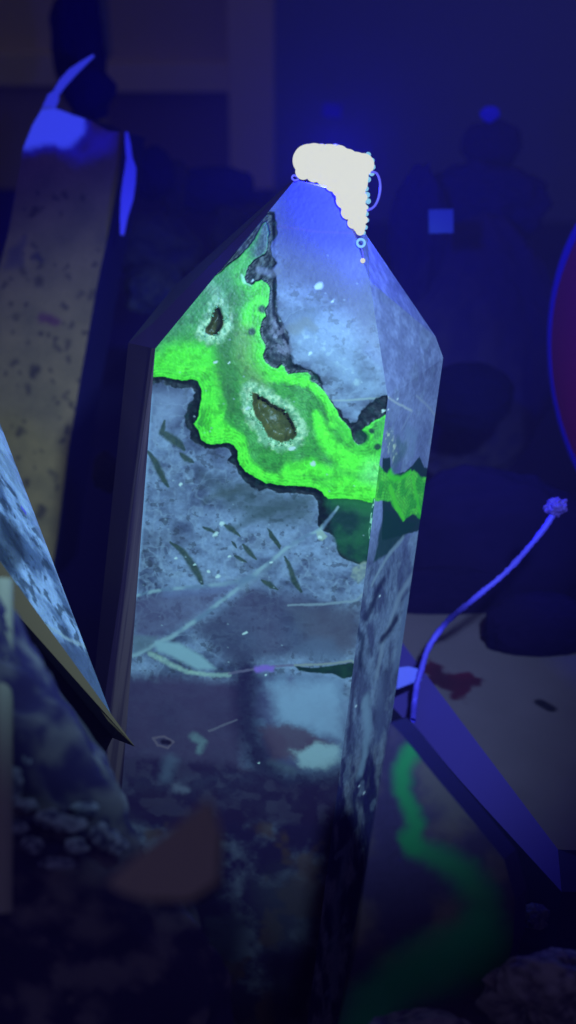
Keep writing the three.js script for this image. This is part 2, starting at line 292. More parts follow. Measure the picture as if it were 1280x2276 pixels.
// crust and vein
const crust = F.sdf(crustPoly, 40), vein = F.sdf(veinPoly, 40, .8), c1 = F.sdf(cav1, 60, .9), c2 = F.sdf(cav2, 70, .9);
F.each((k, x, y) => {
  const a = sst(-2.2, 2.2, crust.d[k] + (fbm(x / 42, y / 42, 61, 4) - .5) * 26 - 1.5); if (a <= 0) return;
  const n = fbm(x / 9, y / 9, 14, 4), c = mixc(CRUST, alb(18, 50, 54), sst(.5, .78, n) * .8); front.put(k, c, a); front.b[k] += a * (n - .5) * .12 - .06 * a;
});
F.fill([[612, 690], [622, 720], [640, 755], [648, 780], [630, 800], [605, 790], [600, 740], [606, 700]], (x, y) => mixc(alb(26, 40, 62), alb(100, 116, 150), sst(.5, .66, fbm(x / 10, y / 10, 6, 3))), 8, .85);
F.stroke([[576, 600], [600, 606], [616, 604]], 12, 14, alb(88, 108, 134), .9, .6, .8);
F.stroke([[600, 650], [604, 700]], 8, 10, alb(60, 76, 104), .6, .9, 1);
F.stroke([[560, 490], [530, 545], [560, 560], [585, 500]], 20, 20, alb(40, 56, 84), .8, .9, .5);
F.fill(darkGreen, (x, y) => mixc(alb(18, 58, 58), alb(30, 96, 66), sst(.35, .7, fbm(x / 45, y / 45, 3, 4))), 7, .95);
F.stroke([[745, 1112], [800, 1118], [850, 1126]], 30, 40, alb(36, 118, 66), .65, 1, 1.6);
F.stroke([[752, 1128], [734, 1150], [714, 1176]], 4, 8, FR, .8, .8, .6);
// fibrous infill of the vein
F.each((k, x, y) => {
  const d = vein.d[k], a = sst(-1.6, 1.6, d); if (a <= 0) return;
  const n = fbm(x / 34, y / 34, 19, 4), f = fbm(x / 4, y / 4, 8, 2), w = 6 + 10 * sst(.35, .7, n);
  const ring = .5 + .5 * Math.sin(d * .8 + n * 9);
  let c = mixc(GREEN, MID, sst(w * .6, w * 1.5, d)); c = mixc(c, mixc(GREEN, MID, .55), ring * .55 * sst(0, 5, d) * (1 - sst(20, 34, d)));
  c = mixc(c, alb(66, 168, 92), sst(.5, .75, n) * sst(w, w * 2, d) * .8); c = mixc(c, alb(30, 108, 48), (.5 + .5 * Math.sin(d * 1.1 + fbm(x / 20, y / 20, 3, 3) * 16)) * .35 * sst(w * .8, w * 1.6, d));
  const v = .8 + .4 * f; front.put(k, [c[0] * v, c[1] * v, c[2] * v], a); front.b[k] = front.b[k] * (1 - a) + a * (.5 + (f - .5) * .05);
});
const insideVein = (soft, fn) => F.each((k, x, y) => { const a = sst(-1.6, 1.6, vein.d[k]); if (a > 0) fn(k, x, y, a); });
function vstroke(line, w0, w1, col, alpha, soft = .8, wf = 1) {   // a stroke kept inside the vein
  const keep = F.c.slice(), kb = F.b.slice(); F.stroke(line, w0, w1, col, alpha, soft, wf);
  F.each(k => { const a = sst(-1.6, 1.6, vein.d[k]); if (a < 1) for (let j = 0; j < 3; j++) F.c[3 * k + j] = keep[3 * k + j] * (1 - a) + F.c[3 * k + j] * a; }); F.b.set(kb);
}
// bright bodies
vstroke([[345, 790], [400, 800], [450, 800], [475, 830], [470, 880], [470, 940], [510, 965]], 80, 30, GREEN, .95, .5, 1.6);
vstroke([[398, 826], [440, 816], [478, 826], [490, 860], [500, 900], [490, 930], [465, 950]], 8, 10, GREEN2, .9, .8);
vstroke([[450, 972], [500, 960], [530, 975], [540, 1010], [552, 1035], [590, 1060], [640, 1068], [700, 1072]], 26, 20, GREEN2, .95, .6);
vstroke([[590, 640], [570, 680], [556, 720], [566, 760], [560, 800], [590, 830], [630, 838]], 46, 26, GREEN, .95, .5, 1.5);
vstroke([[640, 845], [690, 850], [720, 880], [740, 915], [745, 940]], 18, 26, GREEN2, .95, .5, 1);
vstroke([[700, 918], [710, 950], [735, 990], [770, 1020], [830, 1040]], 14, 60, GREEN2, .95, .6, 1.5);
vstroke([[748, 935], [775, 975], [800, 1000], [845, 1000]], 22, 30, mixc(GREEN, MID, .45), .8, .8, 1.5);
vstroke([[640, 1048], [690, 1040], [740, 1060], [800, 1080], [880, 1085]], 30, 50, GREEN2, .95, .6, 1.3);
vstroke([[700, 1068], [770, 1050], [820, 1060]], 14, 18, mixc(GREEN, MID, .55), .8, .9, 1.3);
vstroke([[716, 1094], [780, 1098], [870, 1098]], 24, 40, GREEN2, 1, .5);
vstroke([[836, 1050], [850, 1066]], 50, 40, alb(104, 226, 140), .75, 1, 1.2);
vstroke([[838, 950], [850, 935], [845, 985]], 20, 24, alb(58, 176, 72), .6, .9);
// dull zones, grey core, pale rims
vstroke([[520, 650], [505, 690], [512, 740], [500, 780], [500, 830], [515, 900]], 30, 40, alb(40, 108, 56), .85, .9, 2);
vstroke([[545, 740], [545, 800], [570, 850]], 36, 44, alb(80, 146, 84), .8, 1, 1.5);
vstroke([[345, 760], [400, 705], [450, 660], [500, 612], [560, 560]], 44, 84, alb(50, 132, 88), .92, .9, 1.8);
vstroke([[545, 575], [528, 600], [540, 640]], 30, 30, alb(64, 196, 74), .7, .9);
vstroke([[590, 500], [590, 530], [576, 565]], 40, 24, alb(52, 84, 96), .95, .9);
vstroke([[537, 612], [542, 626], [556, 632]], 5, 6, alb(130, 226, 190), .9, .8, .4);
vstroke([[470, 640], [484, 655], [486, 680]], 18, 30, alb(108, 190, 160), .7, .9, 1.8);
F.each((k, x, y) => {
  for (const [c, w] of [[c1, 19], [c2, 23]]) {
    const d = c.d[k]; if (d < -60) continue;
    const a = sst(-w - 5, -w * .55, d + (fbm(x / 8, y / 8, 5, 3) - .5) * 16) * sst(-1.6, 1.6, vein.d[k]); if (a <= 0) continue;
    const n = fbm(x / 7, y / 7, 2, 3); front.put(k, mixc(alb(90, 166, 134), alb(138, 210, 180), sst(.4, .7, n)), a * .95); front.b[k] += a * (n - .5) * .2;
    const i = sst(-1.5, 2, d); front.put(k, mixc(alb(48, 70, 44), alb(66, 90, 48), fbm(x / 12, y / 12, 5, 3)), i);
  }
});
F.stroke([[486, 690], [488, 715], [482, 740]], 14, 12, alb(26, 38, 36), .9, .7);
insideVein(0, (k, x, y, a) => {
  const d = vein.d[k], g = fbm(x / 5, y / 5, 91, 3), h = fbm(x / 12, y / 12, 93, 4), n = fbm(x / 34, y / 34, 19, 4), ring = .5 + .5 * Math.sin(d * .85 + n * 10);
  const v = 1.22 * (.76 + .48 * g) * (1 - .26 * sst(.52, .7, h)) * (1 - (.1 + .16 * sst(.4, .6, h)) * ring * sst(2, 6, d) * (1 - sst(22, 36, d))); const q = 1 + (v - 1) * a;
  F.c[3 * k] *= 1.15 * q * (1 + .25 * sst(.6, .75, g)); F.c[3 * k + 1] *= q; F.c[3 * k + 2] *= q; F.b[k] += (g - .5) * .1 * a;
});
// round dark eyes in the vein
for (const [px, py, r] of [[582, 687, 8], [559, 737, 7], [697, 842, 8], [803, 972, 15], [838, 993, 7], [826, 958, 5]]) F.stroke([[px, py], [px + 1, py]], r * 2, r * 2, alb(18, 62, 50), .95, .35, .5);
F.stroke([[832, 1110], [826, 1150], [822, 1180], [824, 1200]], 5, 4, (x, y) => mixc(alb(30, 96, 80), alb(150, 230, 210), sst(.45, .55, noise(x / 3, y / 5))), .9, .6);
F.fill([[780, 1262], [812, 1250], [832, 1258], [820, 1275], [796, 1296], [778, 1280]], (x, y) => mixc(alb(88, 118, 140), alb(140, 172, 172), noise(x / 6, y / 6)), 4, .85, 1.4);
F.fill([[704, 1180], [716, 1178], [728, 1192], [718, 1202], [706, 1194]], alb(136, 176, 180), 2.5, .9);
// small pale specks scattered over the front
for (const [px, py, r] of [[644, 999, 6], [650, 996, 4], [692, 1033, 6], [704, 638, 9], [738, 670, 3.5], [687, 786, 4], [488, 1167, 5], [476, 1190, 6], [540, 1408, 5], [478, 805, 4], [508, 808, 3], [548, 910, 4], [600, 1252, 3], [398, 1077, 4], [458, 1270, 4], [480, 1282, 5], [390, 1240, 3], [430, 1255, 3], [508, 1240, 3], [710, 1193, 4], [590, 1500, 3], [850, 914, 3], [575, 1694, 2.5], [556, 626, 3]])
  F.stroke([[px, py], [px + r * .8, py - r * .4]], r, r * 1.3, alb(176, 226, 240), .9, .6, 1.2);
for (let i = 0; i < 60; i++) { const px = 310 + rnd() * 500, py = 560 + rnd() * 950; F.stroke([[px, py], [px + 1.5, py + .5]], 1.6 + rnd() * 1.6, 1.6, alb(150, 196, 225), .2 + rnd() * .3, .8, .3); }

const vClass = (x, y) => { const v = F.sample(vein.d, x, y); return F.sample(c1.d, x, y) > -1 ? 3 : F.sample(c2.d, x, y) > -1 ? 4 : v > 0 ? 1 : F.sample(crust.d, x, y) > 0 ? 2 : 0; };
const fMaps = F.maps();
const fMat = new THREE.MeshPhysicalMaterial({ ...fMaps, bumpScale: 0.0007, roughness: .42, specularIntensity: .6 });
{
  // front face and termination as one fine sheet, sunk where the stone is open
  const NC = 170, NR = 430, vc = Math.round(NR * .68), pts = [], uvs = [], hgt = [];
  const q = new THREE.Vector3();
  for (let j = 0; j <= NR; j++) {
    let l, r, n;
    if (j <= vc) { const t = j / vc; l = A0.clone().lerp(A, t); r = B0.clone().lerp(B, t); n = nBody; }
    else { const t = (j - vc) / (NR - vc); l = A.clone().lerp(T1, t); r = t < .6 ? B.clone().lerp(Em, t / .6) : Em.clone().lerp(T2, (t - .6) / .4); n = nTerm; }
    for (let i = 0; i <= NC; i++) {
      q.copy(l).lerp(r, i / NC); const [x, y] = F.xy(q);
      const d1 = F.sample(c1.d, x, y), d2 = F.sample(c2.d, x, y), cr = F.sample(crust.d, x, y), ve = F.sample(vein.d, x, y);
      let h = -15 * sst(0, 8, d1) * (.7 + .6 * fbm(x / 14, y / 14, 2, 3)) - 20 * sst(0, 10, d2) * (.7 + .6 * fbm(x / 14, y / 14, 4, 3));
      const e = i === 0 || i === NC || j === 0 || j === NR ? 0 : 1;
      if (cr > 1 && ve < -2) h -= 1.4 * sst(1, 6, cr) * (.3 + 1.4 * fbm(x / 8, y / 8, 3, 3));
      const P = q.clone().addScaledVector(n, h * K * e); pts.push(P.x, P.y, P.z); uvs.push(...F.uv(x, y)); hgt.push(vClass(x, y));
    }
  }
  const idx = [[], [], [], [], []];
  for (let j = 0; j < NR; j++) for (let i = 0; i < NC; i++) { const a = j * (NC + 1) + i, b = a + 1, c = a + NC + 1, d = c + 1; const k = hgt[a]; idx[k].push(a, b, d, a, d, c); }
  const whole = new THREE.BufferGeometry(); whole.setAttribute('position', new THREE.Float32BufferAttribute(pts, 3)); whole.setAttribute('uv', new THREE.Float32BufferAttribute(uvs, 2)); whole.setIndex(idx.flat()); whole.computeVertexNormals();
  { // the hinge is polished round: its normals turn over a band
    const N = whole.attributes.normal, v = V(0, 0, 0), band = 46;
    for (let j = 0; j <= NR; j++) { const t = clamp((j - vc) / band * .5 + .5), n0 = nBody.clone().lerp(nTerm, t * t * (3 - 2 * t)).normalize(), was = j < vc ? nBody : j > vc ? nTerm : nBody.clone().add(nTerm).normalize();
      for (let i = 0; i <= NC; i++) { const k = j * (NC + 1) + i; v.fromBufferAttribute(N, k).sub(was).add(n0).normalize(); N.setXYZ(k, v.x, v.y, v.z); } }
  }
  const sub = id => {
    const m = new Map(), p = [], u = [], n = [], ix = []; const g = new THREE.BufferGeometry(), W0 = whole.attributes;
    for (const a of id) { if (!m.has(a)) { m.set(a, p.length / 3); p.push(W0.position.getX(a), W0.position.getY(a), W0.position.getZ(a)); n.push(W0.normal.getX(a), W0.normal.getY(a), W0.normal.getZ(a)); u.push(W0.uv.getX(a), W0.uv.getY(a)); } ix.push(m.get(a)); }
    g.setAttribute('position', new THREE.Float32BufferAttribute(p, 3)); g.setAttribute('normal', new THREE.Float32BufferAttribute(n, 3)); g.setAttribute('uv', new THREE.Float32BufferAttribute(u, 2)); g.setIndex(ix); return g;
  };
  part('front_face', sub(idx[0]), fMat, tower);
  part('dark_crust', sub(idx[2]), fMat, tower);
  const v = part('green_vein', sub(idx[1]), fMat, tower); v.userData.label = 'bright green banded vein';
  for (const k of [3, 4]) part('cavity', sub(idx[k]), fMat, v);
  // small crystals that line the two openings
  const gs = [];
  for (const [cv, N, R] of [[cav1, 26, 10], [cav2, 46, 12]]) {
    const ps = cv.map(p => F.P(p[0], p[1]));
    for (let i = 0; i < N; i++) {
      const s = rnd() * ps.length, a = ps[Math.floor(s)], b = ps[(Math.floor(s) + 1) % ps.length], t = s % 1, cx = ps.reduce((z, p) => z + p[0], 0) / ps.length, cy = ps.reduce((z, p) => z + p[1], 0) / ps.length;
      let x = a[0] + (b[0] - a[0]) * t, y = a[1] + (b[1] - a[1]) * t; const o = (rnd() - .15) * R, dx = x - cx, dy = y - cy, dl = Math.hypot(dx, dy); x += dx / dl * o; y += dy / dl * o;
      const onT = F.ux.clone().multiplyScalar(x * K).addScaledVector(F.uy, y * K).add(P0), top = onT.clone().sub(A).dot(hinge.clone().cross(nBody).negate()) > 0;
      if (top) onT.addScaledVector(nBody, -onT.clone().sub(A).dot(nTerm) / nBody.dot(nTerm));
      const g = new THREE.OctahedronGeometry((1.6 + rnd() * 2.6) * K); g.rotateX(rnd() * 6); g.rotateY(rnd() * 6); g.scale(1, 1, 1.2); const P = onT.addScaledVector(nBody, (-1 + rnd() * 1) * K); g.translate(P.x, P.y, P.z); gs.push(g);
    }
  }
  const cr = part('crystal_lining', mergeGeometries(gs), mat(alb(104, 178, 142), .55), v); cr.userData.kind = 'stuff';
}
// right face
{
  const RX = hinge.clone().cross(V(0, 0, 0)).lengthSq() ? 0 : Cc.clone().sub(B).addScaledVector(edgeDir, -Cc.clone().sub(B).dot(edgeDir)).normalize();
  const G = new Face(B, RX, edgeDir, -60, -1700, 620, 640, 2.2, right);
  G.warp(14, 60, 6, 14);
  G.each((k, x, y) => {
    const n = fbm(x / 120 + y / 240, y / 200, 2, 5), s = fbm(x / 30 + y / 90, y / 80, 8, 5), f = fbm(x / 6, y / 6, 5, 3);
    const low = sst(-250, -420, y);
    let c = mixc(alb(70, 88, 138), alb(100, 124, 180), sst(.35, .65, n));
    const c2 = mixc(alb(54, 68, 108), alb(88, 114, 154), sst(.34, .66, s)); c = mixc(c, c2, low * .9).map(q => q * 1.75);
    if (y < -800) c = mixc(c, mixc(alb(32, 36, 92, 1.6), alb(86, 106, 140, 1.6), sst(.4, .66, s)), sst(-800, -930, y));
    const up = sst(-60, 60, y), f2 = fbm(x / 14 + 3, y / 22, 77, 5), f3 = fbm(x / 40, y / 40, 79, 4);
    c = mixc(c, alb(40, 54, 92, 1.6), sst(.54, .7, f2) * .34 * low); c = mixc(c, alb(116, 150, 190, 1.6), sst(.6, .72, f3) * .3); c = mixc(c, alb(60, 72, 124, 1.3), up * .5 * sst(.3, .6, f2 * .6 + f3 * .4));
    const v = .72 + .56 * f; G.c.set([c[0] * v, c[1] * v, c[2] * v], 3 * k); G.b[k] = .5 + (s - .5) * .25 * low;
  });
  G.fill([[866, 1020], [868, 1055], [900, 1050], [916, 1036], [933, 1014], [942, 1040], [970, 1040], [960, 1170], [850, 1200], [850, 1020]], alb(12, 48, 52, 1.55), 2, .95, .5);
  G.fill([[840, 1032], [872, 1058], [882, 1070], [896, 1068], [910, 1052], [921, 1044], [932, 1058], [938, 1062], [965, 1056], [955, 1160], [938, 1157], [930, 1152], [921, 1140], [914, 1142], [897, 1157], [882, 1137], [866, 1114], [830, 1110]], (x, y, d) => mixc(alb(48, 160, 62, 1.7), alb(76, 226, 72, 1.7), sst(.35, .65, fbm(x / 18, y / 18, 3, 4))).map(q => q * (.7 + .6 * fbm(x / 4, y / 4, 5, 2)) * (1 - .2 * (.5 + .5 * Math.sin(d * .9)))), 2, 1, .5);
  G.stroke([[866, 1080], [880, 1120], [898, 1152]], 14, 12, GREEN2.map(q => Math.min(.95, q * 1.4)), .95, .6, .5);
  G.stroke([[866, 1050], [876, 1062], [890, 1066], [912, 1050]], 18, 10, GREEN.map(q => Math.min(.95, q * 1.4)), .9, .7, .5);
  G.stroke([[918, 1060], [924, 1100], [938, 1150]], 8, 10, GREEN.map(q => Math.min(.95, q * 1.4)), .8, .8, .6);
  G.fill([[855, 1130], [880, 1142], [896, 1162], [930, 1158], [900, 1190], [860, 1230], [830, 1250]], alb(16, 56, 58, 1.55), 6, .9, .6);
  G.stroke([[862, 975], [870, 1000], [878, 1020]], 26, 20, (x, y) => mixc(alb(92, 124, 150, 1.55), alb(165, 200, 190, 1.55), sst(.5, .65, noise(x / 7, y / 7))), .8, .9, 1.2);
  G.stroke([[884, 985], [900, 1000], [880, 1025]], 22, 30, alb(56, 96, 110, 1.55), .6, .9, 1);
  G.stroke([[905, 960], [920, 975], [915, 1005]], 26, 30, alb(96, 128, 176, 1.55), .7, .9, 1);
  G.stroke([[862, 885], [890, 900], [916, 914]], 4, 5, alb(142, 170, 200, 1.55), .85, .7, .3);
  G.stroke([[926, 880], [950, 902], [972, 928]], 5, 5, alb(120, 146, 186, 1.55), .7, .8, .3);
  G.stroke([[916, 914], [905, 935], [893, 955]], 3, 5, alb(112, 140, 186, 1.55), .7, .8, .4);
  G.stroke([[965, 800], [962, 830], [940, 870]], 5, 4, alb(92, 116, 170, 1.55), .6, .8, .4);
  G.stroke([[895, 1195], [866, 1226], [842, 1268], [826, 1300]], 12, 8, alb(112, 144, 176, 1.55), .8, .9, .5);
  G.stroke([[922, 1270], [890, 1320], [872, 1370], [850, 1430], [836, 1500]], 22, 18, alb(112, 142, 180, 1.55), .8, .9, .8);
  G.stroke([[905, 1330], [895, 1400], [880, 1480]], 18, 26, alb(86, 112, 160, 1.55), .8, .9, .8);
  G.stroke([[880, 1375], [865, 1400], [848, 1425]], 26, 18, alb(18, 24, 64, 1.55), .9, .8, .8);
  G.stroke([[850, 1290], [830, 1330], [815, 1370]], 22, 26, alb(24, 32, 72, 1.55), .85, .9, .9);
  G.stroke([[790, 1390], [806, 1420], [800, 1480]], 16, 20, alb(22, 34, 72, 1.55), .8, .9, 1);
  G.stroke([[812, 1560], [815, 1620], [808, 1690], [800, 1720]], 36, 26, alb(112, 150, 190, 1.55), .85, .8, 1);
  G.stroke([[850, 1520], [846, 1580], [838, 1640]], 40, 30, alb(70, 90, 136, 1.55), .7, .9, 1);
  G.stroke([[790, 1500], [782, 1560], [776, 1640]], 12, 14, alb(44, 52, 94, 1.55), .8, .9, .8);
  G.stroke([[775, 1880], [752, 1980], [745, 2080], [742, 2200]], 30, 40, alb(74, 100, 140, 1.55), .6, .9, 1.6);
  for (const [px, py, r] of [[808, 1763, 7], [797, 1748, 4], [716, 1855, 4], [843, 1325, 4], [790, 1570, 5], [883, 887, 4], [868, 700, 3], [862, 912, 3]]) G.stroke([[px, py], [px + 2, py - 1]], r, r, alb(235, 240, 235, 1.55), 1, .6, .2);
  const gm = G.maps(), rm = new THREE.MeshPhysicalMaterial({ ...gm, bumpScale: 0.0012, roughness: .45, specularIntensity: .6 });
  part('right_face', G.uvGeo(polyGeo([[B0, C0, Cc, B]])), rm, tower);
  // facets of the point on the right
  part('point_facet', G.uvGeo(polyGeo([[T2, Em, R2], [Em, R1, R2], [Em, B, R1], [B, Cc, R1]])), rm, tower);
}
// left and hidden faces
{
  const n = 192, m = 512, d = new Uint8Array(n * m * 4), bd = new Uint8Array(n * m * 4);
  for (let j = 0; j < m; j++) for (let i = 0; i < n; i++) {
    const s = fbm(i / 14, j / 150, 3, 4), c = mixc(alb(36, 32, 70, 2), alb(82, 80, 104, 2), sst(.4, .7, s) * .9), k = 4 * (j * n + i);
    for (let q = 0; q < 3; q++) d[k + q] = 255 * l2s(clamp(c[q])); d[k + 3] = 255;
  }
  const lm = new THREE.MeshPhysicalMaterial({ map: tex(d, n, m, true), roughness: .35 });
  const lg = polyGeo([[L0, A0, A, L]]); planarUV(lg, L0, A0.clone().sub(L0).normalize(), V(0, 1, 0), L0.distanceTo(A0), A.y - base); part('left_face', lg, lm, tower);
  const tg = polyGeo([[L, A, Lm], [Lm, A, T1, Lt]]); planarUV(tg, L, A.clone().sub(L).normalize(), V(0, 1, 0), L.distanceTo(A), .25); part('point_facet', tg, mat(alb(54, 48, 118), .35), tower);
  part('rear_face', polyGeo([[C0, C0b, Cb, Cc], [C0b, L0b, Lb, Cb], [L0b, L0, L, Lb], [R2, R1, Cc, Cb, Tb], [T2, R2, Tb], [T1, T2, Tb, Lt], [Lt, Tb, Cb, Lb, Lm], [L, Lm, Lb], [A0, L0, L0b, C0b, C0, B0]]), mat(alb(60, 76, 124), .5), tower);
}

// ------------------------------------------------------------------ the glowing thing on the tip
{
  const o = thing('glowing_ornament', 'blinding white glowing beaded ornament draped over the tip of the tower', 'ornament', term(740, 400).addScaledVector(nTerm, .002));
  const glow = mat([0, 0, 0], 1, { specularIntensity: 0 }); glow.emissive.setRGB(.73, .76, .70);
  const rim = mat([.02, .02, .05], .4); rim.emissive.setRGB(.22, .55, .75);
  const wire = mat([.02, .02, .05], .4); wire.emissive.setRGB(.10, .10, .85);
  const sph = new THREE.SphereGeometry(1, 24, 16);
  const P = (px, py, up) => term(px, py).addScaledVector(nTerm, up * K);
  const bead = (px, py, r, m = glow) => { const b = shadow(new THREE.Mesh(sph, m)); b.name = 'bead'; b.position.copy(P(px, py, r * .72)).sub(o.position); b.scale.setScalar(r * K); o.add(b); };
  for (const b of [[686, 362, 34], [698, 359, 33], [714, 362, 34], [732, 366, 37], [750, 374, 40], [768, 384, 38], [783, 396, 34], [752, 352, 24], [772, 358, 22], [790, 372, 28], [806, 370, 24], [813, 362, 15], [776, 416, 36], [790, 410, 26], [779, 438, 32], [784, 458, 27], [790, 474, 23], [793, 490, 18], [798, 504, 14], [800, 514, 10], [806, 440, 10], [806, 465, 11], [808, 490, 9], [727, 350, 24], [700, 350, 24], [742, 398, 20], [756, 422, 18], [764, 448, 17], [773, 474, 15], [784, 497, 12], [674, 384, 17], [698, 390, 17], [720, 398, 17], [738, 412, 15]]) bead(...b);
  for (const b of [[791, 350, 6], [800, 356, 6], [818, 345, 6], [826, 358, 6], [828, 372, 6], [826, 386, 6], [818, 400, 6], [813, 420, 6], [816, 434, 6], [818, 448, 6], [814, 462, 5], [814, 476, 5], [815, 490, 5], [812, 506, 5], [808, 518, 4.5]]) bead(...b, rim);
  const loop = (pts, r, m, name) => { const g = new THREE.TubeGeometry(new THREE.CatmullRomCurve3(pts.map(p => P(p[0], p[1], p[2] ?? 10))), 40, r * K, 8); part(name, g, m, o); };
  loop([[818, 385, 20], [836, 390, 22], [844, 415, 24], [840, 445, 22], [830, 463, 18], [815, 471, 14]], 2.6, wire, 'wire_hoop');
  loop([[705, 329], [715, 322], [724, 328], [735, 330], [744, 322], [756, 327], [765, 330], [768, 340]], 1.6, wire, 'wire_loop');
  loop([[662, 395], [652, 392], [649, 398], [655, 403], [664, 400]], 2.2, wire, 'wire_loop');
  const ring = part('ring', (() => { const g = new THREE.TorusGeometry(8 * K, 2.8 * K, 10, 28); const q = new THREE.Quaternion().setFromUnitVectors(V(0, 0, 1), nTerm); g.applyQuaternion(q); const p = P(802, 541, 6); g.translate(p.x, p.y, p.z); return g; })(), rim, o);
  loop([[803, 551, 6], [806, 562, 5], [807, 574, 5]], 1.3, wire, 'wire_link');
  bead(806, 580, 5.5); 
  // its light, in front of the beads; the last, behind, added for the halo
  for (const [px, py, up, I, c] of [[705, 408, 70, .0030, [.010, .014, 1]], [745, 470, 70, .0030, [.010, .016, 1]], [800, 575, 50, .0009, [.012, .018, 1]], [748, 352, -60, .054, [.02, .025, 1]]]) {
    const l = new THREE.PointLight(new THREE.Color().setRGB(...c), I, 0, 2); l.name = 'ornament_and_halo_light'; l.position.copy(P(px, py, up)); l.castShadow = true; l.shadow.radius = .2; scene.add(l);
  }
}

// ------------------------------------------------------------------ rocks
function rockGeo(rx, ry, rz, o = {}) {
  const { s = 1, amp = .35, freq = 1.6, facets = 0, detail = 24 } = o; const g = mergeVertices((() => { const q = new THREE.IcosahedronGeometry(1, detail); q.deleteAttribute('uv'); q.deleteAttribute('normal'); return q; })(), 1e-5);
  const p = g.attributes.position, v = new THREE.Vector3(), col = new Float32Array(p.count * 3), planes = [];
  for (let i = 0; i < facets; i++) { const z = h3(i, s * 7, 1) * 2 - 1, a = h3(i, s * 7, 2) * 6.283, r = Math.sqrt(1 - z * z); planes.push([r * Math.cos(a), z, r * Math.sin(a), .62 + .3 * h3(i, s * 7, 3)]); }
  for (let i = 0; i < p.count; i++) {
    v.fromBufferAttribute(p, i); let k = 1;
    for (const q of planes) { const d = v.x * q[0] + v.y * q[1] + v.z * q[2]; if (d > 0) k = Math.min(k, q[3] / d); }
    const n = fbm(v.x * freq + s * 9.1, v.y * freq + s * 3.3, v.z * freq, 5), f = fbm(v.x * 9 + s, v.y * 9, v.z * 9, 3);
    k *= 1 + (n - .5) * 2 * amp + (f - .5) * .06; v.multiplyScalar(k);
    const t = o.color ? o.color(v, n, f) : [1, 1, 1]; col.set(t, 3 * i); p.setXYZ(i, v.x * rx, v.y * ry, v.z * rz);
  }
  g.setAttribute('color', new THREE.BufferAttribute(col, 3)); g.computeVertexNormals(); return g;
}
function rock(name, label, cat, px, py, d, rx, ry, rz, c0, c1, o = {}) {       // radii in photo pixels at that depth
  const k = d * 2 * TY / H, g = rockGeo(rx * k, ry * k, rz * k, { color: (v, n, f) => mixc(c0, c1, sst(.35, .65, n * .5 + f * .5)), ...o });
  if (o.rot) g.rotateZ(o.rot);
  const m = mat([1, 1, 1], .95, { vertexColors: true, specularIntensity: .15 }), r = shadow(new THREE.Mesh(g, m)); r.name = numbered(name); r.position.copy(at(px, py, d));
  r.userData = { label, category: cat }; if (o.group) r.userData.group = o.group; scene.add(r); return r;
}
const navy = [.020, .010, .13], navy2 = [.04, .03, .17], brown = [.16, .13, .17], grey = [.22, .20, .24];

